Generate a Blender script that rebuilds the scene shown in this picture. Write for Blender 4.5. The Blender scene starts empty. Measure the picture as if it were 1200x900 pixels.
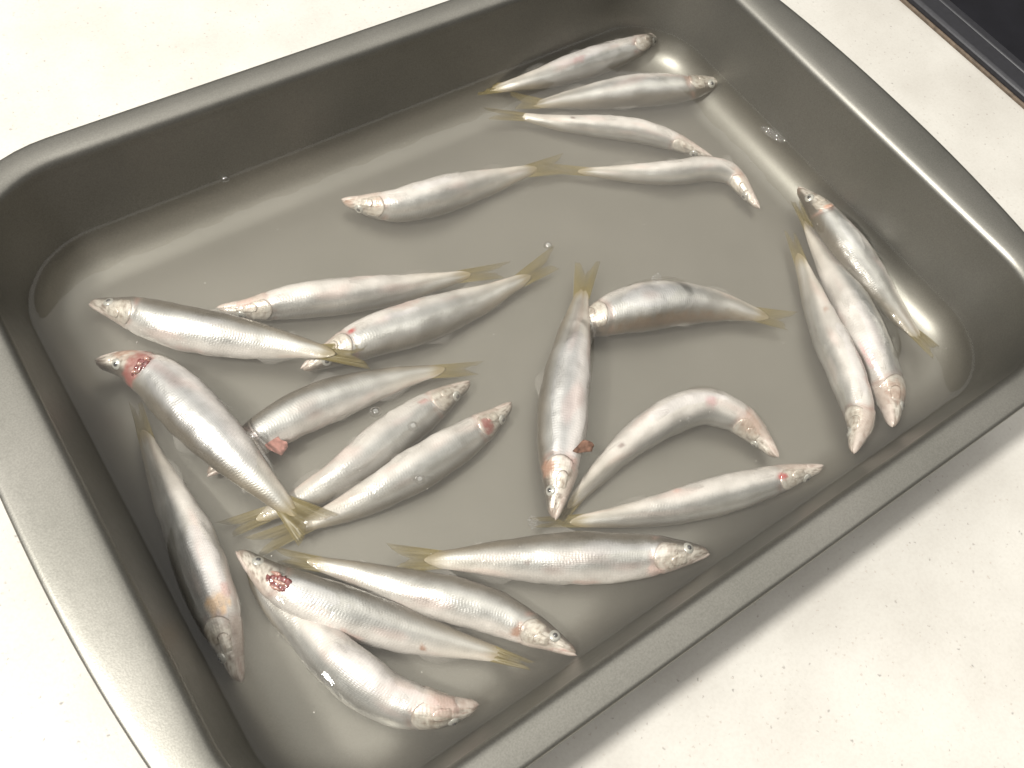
import bpy, bmesh, math, random
import numpy as np
from mathutils import Vector, Matrix, noise

# ------------------------------------------------------------------ camera, world, lamps, exposure
scene = bpy.context.scene
MM = 0.001
cam_d = bpy.data.cameras.new('camera')
cam = bpy.data.objects.new('camera', cam_d)
scene.collection.objects.link(cam)
scene.camera = cam
cam_d.sensor_width = 36.0
cam_d.lens = 32.49
cam_d.clip_start = 0.005
cam_d.clip_end = 50.0
eye_p = Vector((-0.14716, -0.13818, 0.31138))
tgt_p = Vector((-0.02876, -0.02711, 0.03))
zc = (eye_p - tgt_p).normalized()
xc = Vector((0, 0, 1)).cross(zc).normalized()
yc = zc.cross(xc)
ro = 0.25324
x2 = math.cos(ro) * xc + math.sin(ro) * yc
y2 = -math.sin(ro) * xc + math.cos(ro) * yc
cam.matrix_world = Matrix(((x2.x, y2.x, zc.x, eye_p.x), (x2.y, y2.y, zc.y, eye_p.y),
                           (x2.z, y2.z, zc.z, eye_p.z), (0, 0, 0, 1)))

world = bpy.data.worlds.new('World')
scene.world = world
world.use_nodes = True
bg = world.node_tree.nodes['Background']
bg.inputs['Color'].default_value = (1.0, 0.96, 0.90, 1)
bg.inputs['Strength'].default_value = 0.15

def area(name, loc, target, size, power, col, shape='DISK', size_y=None):
    d = bpy.data.lights.new(name, 'AREA')
    d.shape = shape
    d.size = size
    if size_y: d.size_y = size_y
    d.energy = power
    d.color = col
    o = bpy.data.objects.new(name, d)
    scene.collection.objects.link(o)
    o.location = loc
    o.rotation_euler = (Vector(target) - Vector(loc)).to_track_quat('-Z', 'Y').to_euler()
    return o
# the kitchen's lamp above and a little behind the pan, and an unseen panel added for whole-ceiling fill and reflections
area('kitchen_lamp', (-0.84, 0.06, 1.15), (0, 0, 0), 0.13, 38.0, (1.0, 0.975, 0.93))
area('ceiling_fill', (0.30, 0.85, 2.3), (0.30, 0.85, 0), 4.8, 126.0, (1.0, 0.972, 0.92), 'RECTANGLE', 5.0)

vs = scene.view_settings
vs.view_transform = 'Standard'
vs.look = 'None'
vs.exposure = 0.13
vs.gamma = 1.0
vs.use_curve_mapping = False
scene.render.engine = 'CYCLES'
scene.cycles.max_bounces = 5
scene.cycles.transparent_max_bounces = 14
scene.cycles.volume_bounces = 1

# ------------------------------------------------------------------ helpers
def link(o, parent=None):
    scene.collection.objects.link(o)
    if parent: o.parent = parent
    return o
def tag(o, label=None, cat=None, group=None, kind=None):
    if label: o['label'] = label
    if cat: o['category'] = cat
    if group: o['group'] = group
    if kind: o['kind'] = kind
    return o
def mesh_obj(name, verts, faces, mat, parent=None, smooth=True, cols=None, uvs=None, extra=None):
    me = bpy.data.meshes.new(name)
    me.from_pydata([tuple(v) for v in verts], [], faces)
    if smooth:
        me.polygons.foreach_set('use_smooth', [True] * len(me.polygons))
    if cols:
        a = me.color_attributes.new('skin_colour', 'FLOAT_COLOR', 'POINT')
        flat = []
        for c in cols: flat += [c[0], c[1], c[2], c[3] if len(c) > 3 else 1.0]
        a.data.foreach_set('color', flat)
    if uvs:
        uv = me.uv_layers.new(name='UVMap')
        for l in me.loops:
            uv.data[l.index].uv = uvs[l.vertex_index]
    me.materials.append(mat)
    me.update()
    return link(bpy.data.objects.new(name, me), parent)
def empty(name, loc=(0, 0, 0)):
    o = bpy.data.objects.new(name, None)
    o.empty_display_size = 0.01
    o.location = loc
    return link(o)
def new_mat(name):
    m = bpy.data.materials.new(name)
    m.use_nodes = True
    nt = m.node_tree
    nt.nodes.clear()
    out = nt.nodes.new('ShaderNodeOutputMaterial')
    return m, nt, out
def N(nt, t, **kw):
    n = nt.nodes.new(t)
    for k, v in kw.items():
        if k.startswith('_'): setattr(n, k[1:], v)
        else: n.inputs[k.replace('__', ' ')].default_value = v
    return n
def ramp(nt, stops, interp='LINEAR'):
    r = nt.nodes.new('ShaderNodeValToRGB')
    r.color_ramp.interpolation = interp
    el = r.color_ramp.elements
    while len(el) < len(stops): el.new(0.5)
    for e, (p, c) in zip(el, stops):
        e.position = p
        e.color = (*c, 1) if len(c) == 3 else c
    return r
def sstep(a, b, x):
    t = min(1, max(0, (x - a) / (b - a)))
    return t * t * (3 - 2 * t)
def lerp(a, b, t): return a + (b - a) * t
def mixc(a, b, t): return tuple(a[i] + (b[i] - a[i]) * t for i in range(3))
def interp(x, pts):
    if x <= pts[0][0]: return pts[0][1]
    for (x0, y0), (x1, y1) in zip(pts, pts[1:]):
        if x <= x1: return y0 + (y1 - y0) * (x - x0) / (x1 - x0)
    return pts[-1][1]
def sinterp(x, pts):                       # monotone-ish smooth interpolation (Catmull-Rom on y)
    n = len(pts)
    if x <= pts[0][0]: return pts[0][1]
    if x >= pts[-1][0]: return pts[-1][1]
    for i in range(n - 1):
        x0, y0 = pts[i]; x1, y1 = pts[i + 1]
        if x <= x1:
            h = x1 - x0
            m0 = (pts[i + 1][1] - pts[i - 1][1]) / (pts[i + 1][0] - pts[i - 1][0]) if i > 0 else (y1 - y0) / h
            m1 = (pts[i + 2][1] - pts[i][1]) / (pts[i + 2][0] - pts[i][0]) if i < n - 2 else (y1 - y0) / h
            s = (x - x0) / h
            return ((2*s**3 - 3*s*s + 1) * y0 + (s**3 - 2*s*s + s) * h * m0
                    + (-2*s**3 + 3*s*s) * y1 + (s**3 - s*s) * h * m1)

# ------------------------------------------------------------------ materials
def mat_counter():
    m, nt, out = new_mat('speckled_cream_solid_surface')
    L = nt.links.new
    tc = N(nt, 'ShaderNodeTexCoord')
    b = N(nt, 'ShaderNodeBsdfPrincipled', Roughness=0.32)
    b.inputs['Specular IOR Level'].default_value = 0.4
    cl = N(nt, 'ShaderNodeTexNoise', Scale=22.0, Detail=4.0)
    L(tc.outputs['Object'], cl.inputs['Vector'])
    base = ramp(nt, [(0.36, (0.362, 0.345, 0.312)), (0.64, (0.412, 0.397, 0.362))])
    L(cl.outputs['Fac'], base.inputs['Fac'])
    fine = N(nt, 'ShaderNodeTexNoise', Scale=900.0, Detail=2.0)
    L(tc.outputs['Object'], fine.inputs['Vector'])
    fr = ramp(nt, [(0.3, (0.95, 0.945, 0.94)), (0.6, (1, 1, 1))])
    L(fine.outputs['Fac'], fr.inputs['Fac'])
    mx = N(nt, 'ShaderNodeMix', _data_type='RGBA', _blend_type='MULTIPLY')
    mx.inputs['Factor'].default_value = 1.0
    L(base.outputs['Color'], mx.inputs['A']); L(fr.outputs['Color'], mx.inputs['B'])
    prev = mx.outputs['Result']
    for sc, r0, r1, col, st in ((230.0, -0.08, 0.11, (0.13, 0.115, 0.10), 0.5), (380.0, -0.04, 0.17, (0.25, 0.21, 0.17), 0.42),
                            (125.0, -0.08, 0.055, (0.06, 0.055, 0.05), 0.7)):
        wv = N(nt, 'ShaderNodeTexNoise', Scale=sc * 5, Detail=1.0)
        L(tc.outputs['Object'], wv.inputs['Vector'])
        vm = N(nt, 'ShaderNodeVectorMath', _operation='MULTIPLY_ADD')
        L(wv.outputs['Color'], vm.inputs[0]); vm.inputs[1].default_value = (0.0016, 0.0016, 0.0016)
        L(tc.outputs['Object'], vm.inputs[2])
        vo = N(nt, 'ShaderNodeTexVoronoi', _voronoi_dimensions='2D', Scale=sc)
        L(vm.outputs[0], vo.inputs['Vector'])
        sp = N(nt, 'ShaderNodeSeparateColor')
        L(vo.outputs['Color'], sp.inputs['Color'])
        pw = N(nt, 'ShaderNodeMath', _operation='POWER'); pw.inputs[1].default_value = 3.0
        L(sp.outputs['Red'], pw.inputs[0])
        mr = N(nt, 'ShaderNodeMapRange'); mr.inputs['To Min'].default_value = r0; mr.inputs['To Max'].default_value = r1
        L(pw.outputs[0], mr.inputs['Value'])
        sb = N(nt, 'ShaderNodeMath', _operation='SUBTRACT')
        L(mr.outputs[0], sb.inputs[0]); L(vo.outputs['Distance'], sb.inputs[1])
        k = N(nt, 'ShaderNodeMapRange'); k.inputs['From Min'].default_value = -0.03; k.inputs['From Max'].default_value = 0.05
        k.inputs['To Max'].default_value = st
        L(sb.outputs[0], k.inputs['Value'])
        m2 = N(nt, 'ShaderNodeMix', _data_type='RGBA')
        L(k.outputs[0], m2.inputs['Factor']); L(prev, m2.inputs['A'])
        m2.inputs['B'].default_value = (*col, 1)
        prev = m2.outputs['Result']
    L(prev, b.inputs['Base Color'])
    bm = N(nt, 'ShaderNodeBump', Strength=0.08, Distance=0.0005)
    L(fine.outputs['Fac'], bm.inputs['Height']); L(bm.outputs[0], b.inputs['Normal'])
    L(b.outputs[0], out.inputs['Surface'])
    return m

def mat_pan():
    m, nt, out = new_mat('grey_nonstick_coated_steel')
    L = nt.links.new
    tc = N(nt, 'ShaderNodeTexCoord')
    n1 = N(nt, 'ShaderNodeTexNoise', Scale=1800.0, Detail=2.0)
    n2 = N(nt, 'ShaderNodeTexNoise', Scale=22.0, Detail=4.0)
    n3 = N(nt, 'ShaderNodeTexNoise', Scale=260.0, Detail=3.0)
    for n in (n1, n2, n3): L(tc.outputs['Object'], n.inputs['Vector'])
    c1 = ramp(nt, [(0.3, (0.153, 0.149, 0.134)), (0.7, (0.188, 0.183, 0.165))])
    L(n1.outputs['Fac'], c1.inputs['Fac'])
    c2 = ramp(nt, [(0.3, (0.90, 0.90, 0.88)), (0.7, (1.06, 1.05, 1.04))])
    L(n2.outputs['Fac'], c2.inputs['Fac'])
    mx = N(nt, 'ShaderNodeMix', _data_type='RGBA', _blend_type='MULTIPLY'); mx.inputs['Factor'].default_value = 1
    L(c1.outputs['Color'], mx.inputs['A']); L(c2.outputs['Color'], mx.inputs['B'])
    b = N(nt, 'ShaderNodeBsdfPrincipled', Metallic=0.9, Roughness=0.36)
    L(mx.outputs['Result'], b.inputs['Base Color'])
    rr_ = N(nt, 'ShaderNodeMapRange'); rr_.inputs['To Min'].default_value = 0.37; rr_.inputs['To Max'].default_value = 0.45
    L(n3.outputs['Fac'], rr_.inputs['Value']); L(rr_.outputs[0], b.inputs['Roughness'])
    bm = N(nt, 'ShaderNodeBump', Strength=0.05, Distance=0.0004)
    L(n1.outputs['Fac'], bm.inputs['Height']); L(bm.outputs[0], b.inputs['Normal'])
    L(b.outputs[0], out.inputs['Surface'])
    return m

def mat_water(volume=True):
    m, nt, out = new_mat('cloudy_rinse_water' if volume else 'bubble_film')
    L = nt.links.new
    tc = N(nt, 'ShaderNodeTexCoord')
    n1 = N(nt, 'ShaderNodeTexNoise', Scale=55.0, Detail=2.0)
    L(tc.outputs['Object'], n1.inputs['Vector'])
    bm = N(nt, 'ShaderNodeBump', Strength=0.12, Distance=0.002)
    L(n1.outputs['Fac'], bm.inputs['Height'])
    fr = N(nt, 'ShaderNodeFresnel', IOR=1.33 if volume else 2.3)
    tr = N(nt, 'ShaderNodeBsdfTransparent')
    gl = N(nt, 'ShaderNodeBsdfGlossy', Roughness=0.02)
    fac = fr.outputs[0]
    if not volume:                     # soap-like film: clear in the middle, bright at its rim
        lw = N(nt, 'ShaderNodeLayerWeight', Blend=0.5)
        pw = N(nt, 'ShaderNodeMath', _operation='POWER'); pw.inputs[1].default_value = 1.6
        L(lw.outputs['Facing'], pw.inputs[0])
        ma = N(nt, 'ShaderNodeMath', _operation='MULTIPLY_ADD', _use_clamp=True); ma.inputs[1].default_value = 1.0; ma.inputs[2].default_value = 0.12
        L(pw.outputs[0], ma.inputs[0])
        fac = ma.outputs[0]
    if volume:
        L(bm.outputs[0], gl.inputs['Normal']); L(bm.outputs[0], fr.inputs['Normal'])
        tr.inputs['Color'].default_value = (0.985, 0.985, 0.97, 1)
    mx = N(nt, 'ShaderNodeMixShader')
    L(fac, mx.inputs[0]); L(tr.outputs[0], mx.inputs[1]); L(gl.outputs[0], mx.inputs[2])
    L(mx.outputs[0], out.inputs['Surface'])
    if volume:
        pv = N(nt, 'ShaderNodeVolumePrincipled', Density=15.0, Anisotropy=0.3)
        pv.inputs['Color'].default_value = (0.92, 0.86, 0.775, 1)
        L(pv.outputs[0], out.inputs['Volume'])
    return m

def mat_skin():
    m, nt, out = new_mat('wet_silver_fish_skin')
    L = nt.links.new
    at = N(nt, 'ShaderNodeAttribute', _attribute_name='skin_colour')
    uv = N(nt, 'ShaderNodeUVMap', _uv_map='UVMap')
    tc = N(nt, 'ShaderNodeTexCoord')
    # scale rows: staggered cells in (length, girth) coordinates
    mp = N(nt, 'ShaderNodeMapping'); mp.inputs['Scale'].default_value = (95, 46, 1)
    L(uv.outputs[0], mp.inputs['Vector'])
    vo = N(nt, 'ShaderNodeTexVoronoi', _voronoi_dimensions='2D', Scale=1.0, Randomness=0.35)
    L(mp.outputs[0], vo.inputs['Vector'])
    # muscle bands (fine chevrons down the flank)
    sx = N(nt, 'ShaderNodeSeparateXYZ'); L(uv.outputs[0], sx.inputs[0])
    ab = N(nt, 'ShaderNodeMath', _operation='SUBTRACT'); ab.inputs[1].default_value = 0.5
    L(sx.outputs[1], ab.inputs[0])
    aa = N(nt, 'ShaderNodeMath', _operation='ABSOLUTE'); L(ab.outputs[0], aa.inputs[0])
    ph = N(nt, 'ShaderNodeMath', _operation='MULTIPLY_ADD'); ph.inputs[1].default_value = 0.10
    L(aa.outputs[0], ph.inputs[0]); L(sx.outputs[0], ph.inputs[2])
    pn = N(nt, 'ShaderNodeTexNoise', Scale=60.0, Detail=1.0); L(tc.outputs['Object'], pn.inputs['Vector'])
    pj = N(nt, 'ShaderNodeMath', _operation='MULTIPLY_ADD'); pj.inputs[1].default_value = 0.012
    L(pn.outputs['Fac'], pj.inputs[0]); L(ph.outputs[0], pj.inputs[2])
    pk = N(nt, 'ShaderNodeMath', _operation='MULTIPLY'); pk.inputs[1].default_value = 560.0
    L(pj.outputs[0], pk.inputs[0])
    band = N(nt, 'ShaderNodeMath', _operation='SINE'); L(pk.outputs[0], band.inputs[0])
    nb = N(nt, 'ShaderNodeTexNoise', Scale=420.0, Detail=3.0); L(tc.outputs['Object'], nb.inputs['Vector'])
    nl = N(nt, 'ShaderNodeTexNoise', Scale=95.0, Detail=3.0); L(tc.outputs['Object'], nl.inputs['Vector'])
    cr = ramp(nt, [(0.25, (0.74, 0.73, 0.71)), (0.75, (1.14, 1.13, 1.12))])
    L(nl.outputs['Fac'], cr.inputs['Fac'])
    c2 = ramp(nt, [(0.1, (1.06, 1.06, 1.06)), (0.75, (0.80, 0.80, 0.80))])
    L(vo.outputs['Distance'], c2.inputs['Fac'])
    mA = N(nt, 'ShaderNodeMix', _data_type='RGBA', _blend_type='MULTIPLY'); mA.inputs['Factor'].default_value = 1
    L(at.outputs['Color'], mA.inputs['A']); L(cr.outputs['Color'], mA.inputs['B'])
    mB = N(nt, 'ShaderNodeMix', _data_type='RGBA', _blend_type='MULTIPLY'); mB.inputs['Factor'].default_value = 0.55
    L(mA.outputs['Result'], mB.inputs['A']); L(c2.outputs['Color'], mB.inputs['B'])
    b = N(nt, 'ShaderNodeBsdfPrincipled', Roughness=0.3)
    L(mB.outputs['Result'], b.inputs['Base Color'])
    ml = N(nt, 'ShaderNodeMath', _operation='MULTIPLY'); ml.inputs[1].default_value = 0.85
    L(at.outputs['Alpha'], ml.inputs[0]); L(ml.outputs[0], b.inputs['Metallic'])
    rg = N(nt, 'ShaderNodeMapRange'); rg.inputs['To Min'].default_value = 0.27; rg.inputs['To Max'].default_value = 0.46
    L(nb.outputs['Fac'], rg.inputs['Value']); L(rg.outputs[0], b.inputs['Roughness'])
    b.inputs['Coat Weight'].default_value = 0.75
    b.inputs['Coat Roughness'].default_value = 0.07
    b.inputs['Coat IOR'].default_value = 1.38
    ad = N(nt, 'ShaderNodeMath', _operation='MULTIPLY_ADD'); ad.inputs[1].default_value = -0.6
    L(vo.outputs['Distance'], ad.inputs[0]); L(nb.outputs['Fac'], ad.inputs[2])
    ad2 = N(nt, 'ShaderNodeMath', _operation='MULTIPLY_ADD'); ad2.inputs[1].default_value = 0.085
    L(band.outputs[0], ad2.inputs[0]); L(ad.outputs[0], ad2.inputs[2])
    bm = N(nt, 'ShaderNodeBump', Strength=0.22, Distance=0.0005)
    L(ad2.outputs[0], bm.inputs['Height']); L(bm.outputs[0], b.inputs['Normal'])
    b2 = N(nt, 'ShaderNodeBump', Strength=0.8, Distance=0.0011)
    n5 = N(nt, 'ShaderNodeTexNoise', Scale=300.0, Detail=2.0); L(tc.outputs['Object'], n5.inputs['Vector'])
    L(n5.outputs['Fac'], b2.inputs['Height']); L(b2.outputs[0], b.inputs['Coat Normal'])
    L(b.outputs[0], out.inputs['Surface'])
    return m

def mat_fin(name, ca, cb, alpha, ray=0.16):
    m, nt, out = new_mat(name)
    L = nt.links.new
    uv = N(nt, 'ShaderNodeUVMap', _uv_map='UVMap')
    sx = N(nt, 'ShaderNodeSeparateXYZ'); L(uv.outputs[0], sx.inputs[0])
    wv = N(nt, 'ShaderNodeMath', _operation='MULTIPLY'); wv.inputs[1].default_value = 120.0
    L(sx.outputs[0], wv.inputs[0])
    sn = N(nt, 'ShaderNodeMath', _operation='SINE'); L(wv.outputs[0], sn.inputs[0])
    mr = N(nt, 'ShaderNodeMapRange'); mr.inputs['From Min'].default_value = -1
    L(sn.outputs[0], mr.inputs['Value'])
    cr = ramp(nt, [(0.0, ca), (1.0, cb)]); L(mr.outputs[0], cr.inputs['Fac'])
    b = N(nt, 'ShaderNodeBsdfPrincipled', Roughness=0.4)
    L(cr.outputs['Color'], b.inputs['Base Color'])
    tl = N(nt, 'ShaderNodeBsdfTranslucent'); L(cr.outputs['Color'], tl.inputs['Color'])
    m1 = N(nt, 'ShaderNodeMixShader'); m1.inputs[0].default_value = 0.3
    L(b.outputs[0], m1.inputs[1]); L(tl.outputs[0], m1.inputs[2])
    tr = N(nt, 'ShaderNodeBsdfTransparent')
    # the membrane thins out towards the free edge
    al = N(nt, 'ShaderNodeMapRange'); al.inputs['To Min'].default_value = alpha[0]; al.inputs['To Max'].default_value = alpha[1]
    L(sx.outputs[1], al.inputs['Value'])
    a2 = N(nt, 'ShaderNodeMath', _operation='MULTIPLY_ADD'); a2.inputs[1].default_value = ray
    L(mr.outputs[0], a2.inputs[0]); L(al.outputs[0], a2.inputs[2])
    m2 = N(nt, 'ShaderNodeMixShader')
    L(a2.outputs[0], m2.inputs[0]); L(tr.outputs[0], m2.inputs[1]); L(m1.outputs[0], m2.inputs[2])
    L(m2.outputs[0], out.inputs['Surface'])
    return m

def mat_plain(name, col, rough, metal=0.0, coat=0.0, nscale=300.0, var=0.15, bump=0.1):
    m, nt, out = new_mat(name)
    L = nt.links.new
    tc = N(nt, 'ShaderNodeTexCoord')
    n1 = N(nt, 'ShaderNodeTexNoise', Scale=nscale, Detail=3.0); L(tc.outputs['Object'], n1.inputs['Vector'])
    lo = tuple(c * (1 - var) for c in col); hi = tuple(c * (1 + var) for c in col)
    cr = ramp(nt, [(0.3, lo), (0.7, hi)]); L(n1.outputs['Fac'], cr.inputs['Fac'])
    b = N(nt, 'ShaderNodeBsdfPrincipled', Roughness=rough, Metallic=metal)
    b.inputs['Coat Weight'].default_value = coat
    b.inputs['Coat Roughness'].default_value = 0.05
    L(cr.outputs['Color'], b.inputs['Base Color'])
    bm = N(nt, 'ShaderNodeBump', Strength=bump, Distance=0.0003)
    L(n1.outputs['Fac'], bm.inputs['Height']); L(bm.outputs[0], b.inputs['Normal'])
    L(b.outputs[0], out.inputs['Surface'])
    return m

M_COUNTER = mat_counter()
M_PAN = mat_pan()
M_WATER = mat_water(True)
M_FILM = mat_water(False)
M_SKIN = mat_skin()
M_TAIL = mat_fin('yellow_tail_membrane', (0.085, 0.064, 0.016), (0.23, 0.18, 0.05), (0.74, 0.12))
M_FIN = mat_fin('clear_fin_membrane', (0.38, 0.36, 0.33), (0.48, 0.46, 0.43), (0.14, 0.0), 0.07)
M_FLESH = mat_plain('raw_red_gill', (0.105, 0.026, 0.023), 0.4, 0, 0.6, 700, 0.5, 0.5)
M_PINK = mat_plain('pink_fin_root', (0.34, 0.17, 0.145), 0.4, 0, 0.5, 500, 0.35, 0.4)
M_BROWN = mat_plain('brown_torn_fin', (0.15, 0.085, 0.06), 0.4, 0, 0.4, 600, 0.5, 0.5)
M_IRIS = mat_plain('silver_iris', (0.27, 0.265, 0.24), 0.3, 0.3, 0.9, 900, 0.15, 0.1)
M_RING = mat_plain('grey_eye_ring', (0.13, 0.12, 0.105), 0.25, 0.2, 0.9, 900, 0.25, 0.1)
M_PUPIL = mat_plain('dark_pupil', (0.022, 0.023, 0.026), 0.12, 0.0, 1.0, 900, 0.1, 0.0)
M_SPECK = mat_plain('pale_floating_scale', (0.40, 0.38, 0.34), 0.4, 0.0, 0.2, 900, 0.2, 0.0)
M_HOBGLASS = mat_plain('black_hob_glass', (0.006, 0.006, 0.008), 0.12, 0, 0, 60, 0.2, 0.0)
M_HOBFRAME = mat_plain('dark_hob_frame', (0.010, 0.010, 0.013), 0.4, 0.1, 0, 400, 0.2, 0.05)
M_HOBSEAL = mat_plain('brown_sealing_strip', (0.085, 0.062, 0.042), 0.6, 0, 0, 300, 0.4, 0.3)

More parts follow.
